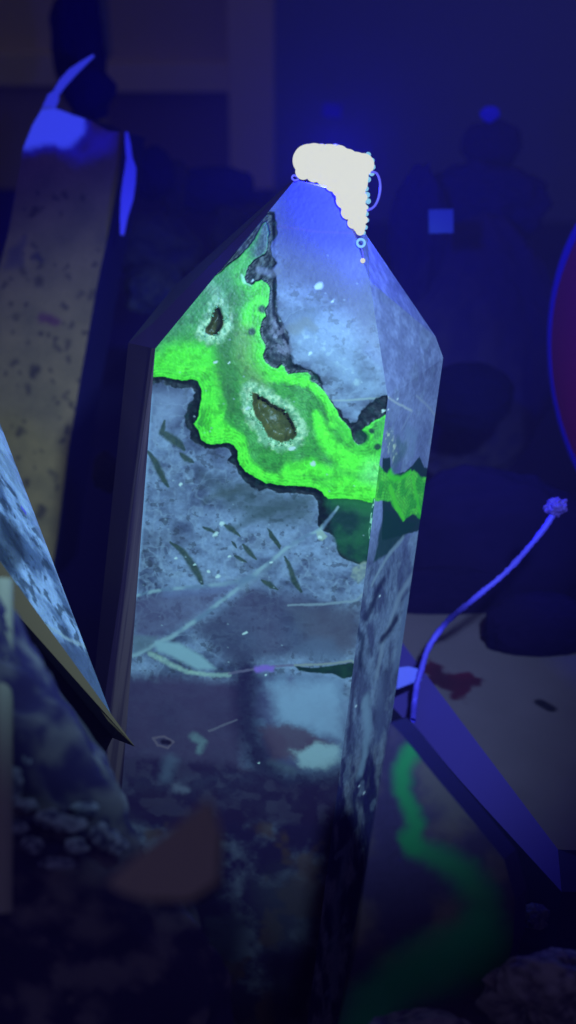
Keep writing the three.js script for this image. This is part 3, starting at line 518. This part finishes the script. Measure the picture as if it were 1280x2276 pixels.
// ------------------------------------------------------------------ white slab on the right, tag and cord
{
  const hs = at(900, 1560, .50).y, low = hs - .014;
  const top = [[840, 1357], [955, 1510], [1240, 1888], [1500, 1900], [1500, 1340]].map(p => onY(...p, hs));
  const bev = [[770, 1459], [868, 1566], [1248, 1982], [1560, 1985]].map(p => onY(...p, low));
  const o = thing('white_slab', 'pale flat slab with a blue glowing bevelled edge and a dark red stain, right of the tower', 'slab', top[2].clone().setY(base));
  const n = 384, d = new Uint8Array(n * n * 4), ux = V(1, 0, 0), uz = V(0, 0, -1), org = top[2].clone().add(V(-.16, 0, .05)), S = .40;
  const uvOf = (px, py) => { const q = onY(px, py, hs).sub(org); return [q.x / S * n, -q.z / S * n]; };
  const red = [[940, 1480], [955, 1468], [975, 1480], [1000, 1502], [1030, 1490], [1060, 1512], [1048, 1536], [1030, 1550], [1012, 1560], [1000, 1540], [965, 1530], [940, 1520]].map(p => uvOf(...p));
  const fl = [[1197, 1563], [1222, 1577]].map(p => uvOf(...p));
  for (let j = 0; j < n; j++) for (let i = 0; i < n; i++) {
    const f = .88 + .24 * fbm(i / 12, j / 12, 3, 4), x = i + (noise(i / 3, j / 3) - .5) * 5, y = j + (noise(i / 3, j / 3, 9) - .5) * 5; let c = alb(88, 88, 126).map(q => q * f);
    c = mixc(c, mixc(alb(70, 4, 58), alb(44, 6, 50), noise(i / 8, j / 8)), sst(-1, 1, sdPoly(red, x, y))); c = mixc(c, alb(16, 12, 40), 1 - sst(1.2, 2.6, sdLine(fl, i, j)[0]));
    const k = 4 * (j * n + i); for (let q = 0; q < 3; q++) d[k + q] = 255 * l2s(clamp(c[q])); d[k + 3] = 255;
  }
  const tg = planarUV(polyGeo([top]), org, ux, uz, S, S); part('slab_top', tg, new THREE.MeshPhysicalMaterial({ map: tex(d, n, n, true), roughness: .75 }), o);
  { const nb = top[2].clone().sub(top[1]).cross(bev[1].clone().sub(top[1])).normalize(); bev[0] = onPlane(770, 1459, top[1], nb); bev[2] = onPlane(1248, 1982, top[1], nb); }
  part('bevelled_edge', polyGeo([[top[0], bev[0], bev[1], top[1]], [top[1], bev[1], bev[2], top[2]]]), mat(alb(66, 58, 192, 1.15), .85), o);
  const b = bev.map(p => p.clone().setY(base));
  part('slab_side', polyGeo([[top[2], bev[2], bev[3], top[3]], [bev[0], b[0], b[1], bev[1]], [bev[1], b[1], b[2], bev[2]], [bev[2], b[2], b[3], bev[3]]]), mat(navy, .8), o);
  // tag: a folded white label, standing on the edge, with its cord
  const dT = depth(onY(930, 1530, hs)) - .003;
  const t = thing('price_tag', 'small blue glowing paper tag tied to the cord beside the tower', 'tag', at(908, 1530, dT));
  const q = [[886, 1484], [908, 1481], [930, 1487], [937, 1512], [915, 1516], [881, 1532]].map(p => at(p[0], p[1], dT)), th = cF.clone().multiplyScalar(.0009), qb = q.map(p => p.clone().add(th));
  part('paper', polyGeo([q.slice().reverse(), qb, ...q.map((p, i) => [p, q[(i + 1) % 6], qb[(i + 1) % 6], qb[i]])]), mat(alb(80, 92, 255, 1.5), .7), t);
  const dK = .47, cm = mat(alb(70, 66, 255, 1.4), .65);
  const c = thing('hanging_cord', 'thin blue glowing cord curving from the red disc down to the tag', 'cord', at(925, 1500, dT));
  const crv = new THREE.CatmullRomCurve3([[1240, 1128, dK], [1205, 1180, dK], [1130, 1266, dK + .004], [1050, 1334, dK + .008], [985, 1392, dT - .004], [952, 1440, dT - .003], [936, 1490, dT - .002], [926, 1525, dT - .002], [921, 1560, dT - .001], [917, 1602, depth(onY(917, 1602, hs)) - .002]].map(p => at(...p)));
  const cg = new THREE.TubeGeometry(crv, 160, .00105, 10); { const p = cg.attributes.position, nn = cg.attributes.normal; for (let i = 0; i < p.count; i++) { const a = (noise(i * .07, 3) - .5) * .0004 + (noise(i * .7, 3) - .5) * .0003; p.setXYZ(i, p.getX(i) + nn.getX(i) * a, p.getY(i) + nn.getY(i) * a, p.getZ(i) + nn.getZ(i) * a); } }
  part('strand', cg, cm, c);
  const kg = rockGeo(25 * K * 1.1, 21 * K * 1.1, 18 * K, { s: 4, amp: .6, freq: 2.6, detail: 12 }); kg.rotateZ(.3); const kp = at(1236, 1126, dK); kg.translate(kp.x, kp.y, kp.z); part('knot', kg, mat(alb(82, 70, 225), .7), c);
}
// red disc at the right edge with a blue rim
{
  const d = .50, k = d * 2 * TY / H, p = at(1472, 815, d), o = thing('red_disc', 'dark red upright disc with a blue rim at the right edge of the picture', 'disc', p);
  const yaw = new THREE.Euler(-.05, -1.15, .03);
  const mk = g => { g.rotateX(Math.PI / 2); g.applyMatrix4(new THREE.Matrix4().makeRotationFromEuler(yaw)); g.translate(p.x, p.y, p.z); return g; };
  const R = 420 * k, pr = [[0, .012], [R * .5, .011], [R * .9, .006], [R, .0], [R * .9, -.004], [R * .5, -.008], [0, -.008]].map(q => new THREE.Vector2(q[0], q[1]));
  part('disc_body', mk(new THREE.LatheGeometry(pr, 64)), mat(alb(92, 8, 50, 3.6), .5), o);
  const tr = new THREE.TorusGeometry(R, .0028, 12, 90); tr.rotateX(Math.PI / 2); part('rim', mk(tr), mat(alb(60, 44, 200, 1.2), .5), o);
}

// ------------------------------------------------------------------ left: pale spotted slab with blue glowing top
{
  const d = .60, k = d * 2 * TY / H, N0 = dirn(8, 14), Q = at(150, 700, d), pl = (px, py) => onPlane(px, py, Q, N0);
  const outl = [[52, 328], [72, 278], [92, 244], [122, 240], [160, 254], [205, 270], [240, 292], [274, 294], [262, 400], [240, 520], [214, 640], [182, 820], [150, 1010], [128, 1190], [110, 1300], [-120, 1300], [-90, 1000], [-30, 700], [18, 520]].map(p => pl(...p));
  const o = thing('spotted_slab', 'upright pale grey spotted stone slab with a blue glowing upper corner, left background', 'stone slab', pl(10, 1290));
  const ux = V(1, 0, 0).addScaledVector(N0, -N0.x).normalize(), uy = N0.clone().cross(ux).normalize();
  const G = new Face(Q, ux, uy, -480, -900, 300, 760, 3.2, pl);
  G.warp(8, 40, 5, 12);
  G.each((i, x, y) => { const n = fbm(x / 60, y / 60, 4, 4), f = fbm(x / 7, y / 7, 2, 3); const c = mixc(alb(58, 57, 46, 2.6), alb(84, 80, 62, 2.6), n); const v = .85 + .3 * f; G.c.set(c.map(q => q * v), 3 * i); });
  for (let i = 0; i < 120; i++) { const px = 10 + rnd() * 230, py = 420 + rnd() * 720, r = 6 + rnd() * rnd() * 22; G.stroke([[px, py], [px + (rnd() - .5) * r, py + r * .5]], r, r * .7, alb(30, 26, 30, 2), .55 + .35 * rnd(), .9, 1.4); }
  G.fill([[60, 520], [20, 560], [10, 600], [50, 590]], alb(48, 44, 66, 2), 12, .7, 1.5);
  G.stroke([[95, 708], [128, 716]], 30, 22, alb(62, 34, 62, 2), .9, .8, 1.2);
  G.stroke([[80, 570], [92, 578]], 26, 20, alb(40, 38, 54, 2), .9, .8, 1.3);
  const BL = alb(46, 58, 255, 4);
  G.fill([[40, 345], [60, 230], [130, 230], [200, 255], [195, 300], [160, 335], [110, 330]], (x, y) => BL, 26, 1, 1.4);
  G.fill([[120, 330], [190, 330], [205, 290], [270, 290], [240, 340], [170, 365]], alb(76, 76, 170, 2.6), 30, .7, 1.6);
  const m = G.maps(), fm = new THREE.MeshPhysicalMaterial({ ...m, bumpScale: .001, roughness: .8 });
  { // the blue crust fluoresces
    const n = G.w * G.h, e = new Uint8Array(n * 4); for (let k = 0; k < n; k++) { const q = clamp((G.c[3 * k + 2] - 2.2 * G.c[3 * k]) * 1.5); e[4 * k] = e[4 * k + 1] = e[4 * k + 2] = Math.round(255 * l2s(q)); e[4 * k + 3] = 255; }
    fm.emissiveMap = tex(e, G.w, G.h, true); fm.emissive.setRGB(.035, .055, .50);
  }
  part('slab_face', G.uvGeo(polyGeo([outl.slice().reverse()])), fm, o);
  const off = V(.004, -.012, -.05), ob = outl.map(p => p.clone().add(off));
  part('slab_side', polyGeo([ob, ...outl.map((p, i) => { const j = (i + 1) % outl.length; return [outl[j], p, ob[i], ob[j]]; })]), mat(navy, .7), o);
  const strip = (name, label, pts, ws, dd, m) => {   // a torn strip of paper with thickness
    const c = pts.map(p => at(p[0], p[1], dd)), g = [], kk = dd * 2 * TY / H, th = cF.clone().multiplyScalar(.0012);
    const l = [], r = []; for (let i = 0; i < c.length; i++) { const t = c[Math.min(i + 1, c.length - 1)].clone().sub(c[Math.max(i - 1, 0)]).normalize(), s = t.clone().cross(cF).normalize(); l.push(c[i].clone().addScaledVector(s, ws[i] / 2 * kk)); r.push(c[i].clone().addScaledVector(s, -ws[i] / 2 * kk)); }
    const lb = l.map(p => p.clone().add(th)), rb = r.map(p => p.clone().add(th));
    for (let i = 0; i + 1 < c.length; i++) g.push([l[i], l[i + 1], r[i + 1], r[i]], [lb[i], rb[i], rb[i + 1], lb[i + 1]], [l[i], lb[i], lb[i + 1], l[i + 1]], [r[i], r[i + 1], rb[i + 1], rb[i]]);
    const n = c.length - 1; g.push([l[0], r[0], rb[0], lb[0]], [l[n], lb[n], rb[n], r[n]]);
    const t = thing(name, label, 'paper strip', c[0]); part('paper', polyGeo(g), m, t); return t;
  };
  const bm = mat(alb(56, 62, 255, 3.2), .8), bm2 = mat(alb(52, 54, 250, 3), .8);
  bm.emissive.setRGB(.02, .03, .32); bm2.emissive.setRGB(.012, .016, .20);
  strip('glowing_paper_strip', 'thin blue glowing paper strip rising from the top of the spotted slab', [[96, 262], [112, 230], [118, 216], [124, 206], [140, 182], [160, 160], [182, 142], [208, 122]], [24, 26, 26, 14, 18, 18, 12, 4], d - .012, bm);
  strip('glowing_paper_strip', 'torn blue glowing paper strip hanging beside the right edge of the spotted slab', [[281, 293], [284, 320], [287, 350], [290, 372], [287, 400], [282, 440], [275, 480], [271, 522]], [6, 12, 13, 24, 28, 28, 17, 8], d - .02, bm2);
}

// ------------------------------------------------------------------ left front crystal
{
  const d1 = .40;
  const o = thing('crystal_point', 'slanted pale blue crystal with a marbled face at the left edge of the picture', 'crystal', at(60, 1500, d1).setY(base));
  const a = at(-180, 470, .42), tip = at(262, 1628, .405), r0 = at(-180, 1000, .365), tip2 = at(240, 1602, .402), k0 = at(-180, 1120, .37), tip3 = at(300, 1660, .405), bk = at(-180, 700, .48), d0 = at(-180, 2500, .41), tb = at(250, 1640, .43);
  const N1 = a.clone().sub(r0).cross(tip.clone().sub(r0)).normalize(); if (N1.dot(cB) < 0) N1.negate();
  const ux = tip.clone().sub(r0).normalize(), uy = N1.clone().cross(ux).normalize();
  const G = new Face(r0, ux, uy, -60, -250, 900, 560, 2, (px, py) => onPlane(px, py, r0, N1));
  G.warp(16, 60, 6, 16);
  G.each((i, x, y) => {
    const n = fbm(x / 70, y / 34, 4, 5), s = fbm(x / 24 + n * 2, y / 14, 9, 4), f = fbm(x / 5, y / 5, 2, 3); let c = mixc(alb(66, 94, 138, 1.7), alb(126, 168, 220, 1.7), sst(.38, .66, n)); c = mixc(c, alb(44, 64, 92, 1.4), sst(.54, .68, s) * .8); const v = .84 + .32 * f; G.c.set(c.map(q => q * v), 3 * i); G.b[i] = .5 + (s - .5) * .4;
  });
  G.stroke([[0, 960], [50, 1080], [120, 1260], [180, 1400]], 26, 14, alb(130, 166, 225, 1.6), .6, .9);
  G.stroke([[0, 1010], [30, 1060], [60, 1130]], 60, 30, alb(140, 184, 230, 1.6), .6, 1, 1.5);
  G.fill([[0, 1150], [40, 1170], [60, 1240], [20, 1280], [-20, 1240]], alb(30, 42, 64, 1.6), 16, .8, 1.5);
  G.fill([[90, 1400], [150, 1420], [200, 1450], [240, 1590], [180, 1520]], alb(64, 86, 128, 1.6), 14, .7);
  G.stroke([[70, 1362], [110, 1395], [150, 1420], [195, 1436]], 7, 7, alb(128, 164, 190, 1.6), .8, .8);
  G.stroke([[50, 1130], [58, 1140]], 8, 8, alb(80, 80, 240, 1.6), .8);
  G.stroke([[243, 1603], [249, 1608]], 10, 8, alb(110, 100, 250, 1.6), 1, .6, .2);
  const m = G.maps();
  part('upper_face', G.uvGeo(polyGeo([[a, r0, tip2, tip]])), new THREE.MeshPhysicalMaterial({ ...m, bumpScale: .0012, roughness: .45 }), o);
  part('edge_face', polyGeo([[r0, k0, tip3, tip2], [tip2, tip3, tip]]), mat(alb(92, 90, 76), .7), o);
  part('lower_face', polyGeo([[k0, d0, tb, tip3], [a, tip, tb, bk], [bk, tb, d0], [tip, tip3, tb], [a, bk, d0, k0, r0]]), mat([.06, .05, .075], .9), o);
}
// pale upright strip at the left edge
{
  const g = new THREE.CylinderGeometry(.0022, .0026, 1, 12), a = at(3, 1290, .31), b = at(3, 2030, .29), dir = b.clone().sub(a);
  const m = shadow(new THREE.Mesh(g, mat([.5, .47, .34], .8))); m.name = numbered('pale_rod'); m.scale.set(1, dir.length(), 1); m.quaternion.setFromUnitVectors(V(0, 1, 0), dir.clone().normalize()); m.position.copy(a).addScaledVector(dir, .5);
  m.userData = { label: 'pale beige upright rod at the left edge below the slanted crystal', category: 'rod' }; scene.add(m);
}

// ------------------------------------------------------------------ dim stones in front
{
  const o = thing('rough_stone', 'dark rough stone with pale lumps filling the lower left corner', 'stone', at(60, 2150, .37).setY(base));
  const k = .345 * 2 * TY / H, g = rockGeo(845 * k, 1070 * k, 150 * k, { s: 3, amp: .16, freq: 2.6, detail: 64, facets: 14, color: (v, n, f) => mixc([.05, .035, .15], [.24, .22, .26], sst(.45, .62, fbm(v.x * 15, v.y * 20, v.z * 5, 5) * .75 + f * .25)) });
   const p = at(-165, 2185, .35); g.translate(p.x, p.y, p.z); part('rock', g, mat([1, 1, 1], .7, { vertexColors: true }), o);
  let i = 0;
  for (const [px, py, rx, ry] of [[30, 1660, 26, 60], [70, 1640, 16, 50], [18, 1740, 34, 46], [52, 1690, 18, 30], [110, 1820, 34, 22], [150, 1830, 40, 24], [72, 1878, 22, 22], [190, 1800, 30, 20], [128, 1918, 40, 16], [230, 1860, 30, 34], [262, 1880, 24, 22], [60, 1790, 26, 18], [170, 1880, 26, 20], [40, 1840, 24, 18]]) {
    const dd = .305, kk = dd * 2 * TY / H, q = rockGeo(rx * kk, ry * kk, 9 * kk, { s: 20 + i++, amp: .5, freq: 1.9, detail: 9, color: (v, n, f) => mixc([.10, .10, .22], [.50, .55, .60], sst(.35, .65, n)) });
    const c = at(px, py, dd + .004 * rnd()); q.translate(c.x, c.y, c.z); part('lump', q, mat([1, 1, 1], .6, { vertexColors: true }), o);
  }
}
{
  const d = .21, q = [[236, 1962], [300, 1904], [380, 1842], [466, 1772], [492, 1850], [484, 1960], [420, 2002], [320, 2000], [268, 1984]].map(p => at(p[0], p[1], d - (p[0] - 236) * .00002)), b = q.map(p => p.clone().addScaledVector(cF, .012).addScaledVector(cU, -.004)), n = q.length;
  const o = thing('stone_shard', 'pale triangular stone shard lying before the foot of the tower', 'shard', q[7]);
  part('shard_face', polyGeo([q.slice().reverse()]), mat([.62, .52, .36], .9), o); part('shard_side', polyGeo([b, ...q.map((p, i) => { const j = (i + 1) % n; return [q[j], p, b[i], b[j]]; })]), mat([.05, .04, .07], .9), o);
}
// dark polished stone with a dim green vein, right of the tower's foot
{
  const n = dirn(4, 12), Q = at(1000, 1950, .35), pl = (px, py) => onPlane(px, py, Q, n), ux = V(1, 0, 0).addScaledVector(n, -n.x).normalize(), uy = n.clone().cross(ux).normalize();
  const o = thing('veined_stone', 'dark polished stone with a dim green wavy vein, right of the foot of the tower', 'stone', pl(960, 2300));
  const G = new Face(Q, ux, uy, -420, -620, 420, 520, 3, pl); G.warp(16, 60, 5, 16);
  G.each((i, x, y) => { const m = fbm(x / 90, y / 90, 3, 5), f = fbm(x / 8, y / 8, 7, 3), c = mixc([.05, .03, .11], [.15, .10, .12], sst(.35, .7, m)); G.c.set(c.map(q => q * (.85 + .3 * f)), 3 * i); });
  G.fill([[930, 1700], [1000, 1690], [1050, 1760], [1060, 1830], [990, 1830], [940, 1770]], [.15, .11, .13], 22, .8, 2);
  const g = [.02, .27, .10];
  G.stroke([[960, 1620], [930, 1660], [896, 1712], [890, 1752], [912, 1796], [924, 1832], [906, 1868], [920, 1890]], 36, 30, g, .95, .8, 1);
  G.stroke([[906, 1868], [935, 1893], [985, 1912], [1035, 1945], [1072, 2000], [1076, 2060], [1064, 2110]], 32, 84, g, .8, .9, 1);
  G.stroke([[1060, 2110], [980, 2140], [900, 2180], [840, 2226], [790, 2300]], 110, 90, [.02, .46, .15], 1, .8, 1);
  const m = G.maps(), q = [[866, 1606], [892, 1632], [966, 1724], [1060, 1836], [1120, 1910], [1145, 2000], [1140, 2100], [1110, 2200], [1080, 2330], [740, 2330], [790, 2120], [822, 1880]].map(p => pl(...p)), b = q.map(p => p.clone().addScaledVector(n, -.012).add(V(.006, -.004, 0)));
  part('stone_face', G.uvGeo(polyGeo([q.slice().reverse()])), new THREE.MeshPhysicalMaterial({ ...m, roughness: .55 }), o);
  part('stone_side', polyGeo([b, ...q.map((p, i) => { const j = (i + 1) % q.length; return [q[j], p, b[i], b[j]]; })]), mat(navy, .7), o);
}
rock('grey_stone', 'rough grey stone at the lower right corner', 'stone', 1230, 2200, .345, 150, 130, 90, [.12, .10, .16], [.38, .34, .34], { s: 5, amp: .4, facets: 8 });
rock('grey_stone', 'low grey stone at the bottom edge below the dim green vein', 'stone', 960, 2320, .335, 150, 80, 80, [.10, .08, .16], [.34, .30, .32], { s: 8, amp: .35, facets: 7 });
rock('dark_pebble', 'dark pebble under the right corner of the pale slab', 'pebble', 1185, 2040, .40, 40, 34, 30, [.05, .04, .18], [.12, .10, .20], { s: 11, amp: .35, facets: 6 });

// ------------------------------------------------------------------ behind: cabinet, wall things, dark stones
{
  const z = -.62, pz = (px, py, dz = 0) => onPlane(px, py, V(0, 0, z + dz), V(0, 0, 1));
  const o = thing('cabinet', 'dim cabinet front with a pale post and rails, upper left background', 'cabinet', pz(560, 1500).setY(base));
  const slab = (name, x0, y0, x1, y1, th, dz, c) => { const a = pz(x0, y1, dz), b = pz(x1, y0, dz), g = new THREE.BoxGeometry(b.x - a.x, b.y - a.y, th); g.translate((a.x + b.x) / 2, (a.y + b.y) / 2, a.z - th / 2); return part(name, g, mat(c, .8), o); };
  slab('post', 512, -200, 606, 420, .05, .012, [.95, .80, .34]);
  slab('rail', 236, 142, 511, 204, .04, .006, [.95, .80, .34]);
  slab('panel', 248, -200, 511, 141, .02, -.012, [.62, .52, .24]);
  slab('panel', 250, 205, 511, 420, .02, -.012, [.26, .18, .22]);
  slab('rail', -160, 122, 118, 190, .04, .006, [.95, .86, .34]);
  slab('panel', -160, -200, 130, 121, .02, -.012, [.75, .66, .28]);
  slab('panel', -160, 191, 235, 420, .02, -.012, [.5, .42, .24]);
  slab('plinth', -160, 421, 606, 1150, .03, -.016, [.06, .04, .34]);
}
const bg = [
  ['dark_bundle', 'dark hanging bundle before the cabinet, upper left', 'bundle', 178, 90, .74, 56, 150, 40, navy, [0.031, 0.025, 0.135], { s: 2, amp: .35 }],
  ['dark_bundle', 'dark lump just behind the blue paper strip on the spotted slab', 'bundle', 200, 205, .68, 56, 60, 40, navy, navy, { s: 6, amp: .3 }],
  ['dark_stone', 'dark rounded stone behind the torn strip of paper', 'stone', 336, 385, .72, 52, 56, 40, navy, navy, { s: 12, amp: .3 }],
  ['dark_stone', 'dark wide stone below the cabinet post', 'stone', 470, 425, .74, 100, 50, 50, navy, [0.025, 0.019, 0.135], { s: 13, amp: .35 }],
  ['brown_stone', 'dim brown stone left of the tower point', 'stone', 345, 540, .70, 100, 84, 60, [0.026, 0.019, 0.095], [0.063, 0.052, 0.088], { s: 14, amp: .3, facets: 8 }],
  ['brown_stone', 'dim brown stone touching the left slope of the tower point', 'stone', 545, 520, .72, 80, 66, 50, [0.026, 0.019, 0.095], [0.071, 0.056, 0.081], { s: 15, amp: .35, facets: 7 }],
  ['brown_stone', 'dim brown stone half hidden behind the tower left shoulder', 'stone', 340, 650, .68, 80, 60, 60, [0.022, 0.019, 0.095], [0.063, 0.056, 0.081], { s: 16, amp: .3, facets: 8 }],
  ['pale_stone', 'small dim pale stone between the two dark stones below the cabinet', 'stone', 388, 420, .735, 34, 64, 30, [0.052, 0.044, 0.101], [0.089, 0.074, 0.095], { s: 17, amp: .35 }],
  ['brown_stone', 'dim brown block just left of the tower left face', 'stone', 236, 1050, .60, 34, 50, 30, [0.037, 0.026, 0.081], [0.063, 0.049, 0.068], { s: 18, amp: .25, facets: 8 }],
  ['dark_figure', 'large dark carving with a square blue sticker, right of the tower point', 'carving', 1060, 470, .66, 150, 110, 80, [0.019, 0.012, 0.126], [0.043, 0.025, 0.126], { s: 21, amp: .4 }],
  ['dark_figure', 'dark upright carving close behind the tower right shoulder', 'carving', 930, 560, .64, 66, 180, 60, [0.019, 0.009, 0.117], [0.043, 0.028, 0.117], { s: 22, amp: .3 }],
  ['dark_figure', 'broad dark carving low behind the cord', 'carving', 1060, 800, .66, 190, 300, 80, [0.037, 0.022, 0.117], [0.068, 0.043, 0.117], { s: 23, amp: .25 }],
  ['dark_stone', 'dark stone in front of the broad carving', 'stone', 1040, 885, .60, 110, 80, 50, [.003, .002, .025], [.004, .003, .03], { s: 24, amp: .18 }],
  ['dark_stone', 'dark stone lying on the far edge of the pale slab behind the cord', 'stone', 1080, 1230, .58, 240, 210, 70, [.007, .003, .045], [.010, .004, .05], { s: 25, amp: .14 }],
  ['dark_stone', 'dark stone standing on the right part of the pale slab', 'stone', 1195, 1400, .53, 120, 95, 50, [.005, .002, .035], [.008, .003, .04], { s: 27, amp: .12 }],  // stone added to stand for the shade at the slab's far edge
  ['dark_stone', 'low dark stone on the far left part of the pale slab behind the cord', 'stone', 990, 1330, .56, 150, 78, 40, [.005, .002, .035], [.008, .003, .04], { s: 28, amp: .12 }],  // likewise added where the far edge falls into shade
  ['dark_figure', 'small dark carving topped by a round blue sticker', 'carving', 1092, 330, .70, 60, 66, 40, [0.031, 0.019, 0.135], [0.050, 0.031, 0.126], { s: 26, amp: .35 }],
];
for (const b of bg) rock(...b);
{
  const st = (px, py, d, w, h, c, rz, label) => { const k = d * 2 * TY / H, g = new THREE.BoxGeometry(w * k, h * k, .0012), m = shadow(new THREE.Mesh(g, mat(c, .8))); m.name = numbered('price_sticker'); m.position.copy(at(px, py, d)); m.rotation.set(-.35, 0, rz); m.userData = { label, category: 'sticker' }; scene.add(m); };
  st(980, 492, .57, 54, 52, [.20, .34, .50], .02, 'square pale blue sticker on the large dark carving');
  st(738, 246, .80, 42, 30, [.10, .07, .80], -.12, 'small dim blue sticker on the wall above the glowing ornament');
  const d = .64, k = d * 2 * TY / H, g = rockGeo(22 * k, 18 * k, 6 * k, { s: 31, amp: .35, detail: 8 }); const m = shadow(new THREE.Mesh(g, mat([.12, .09, .95], .8))); m.name = numbered('price_sticker'); m.position.copy(at(1089, 254, d)); m.userData = { label: 'crumpled round blue sticker at the top of the small carving', category: 'sticker' }; scene.add(m);
}


scene.userData.done = true;
renderer.render(scene, camera);
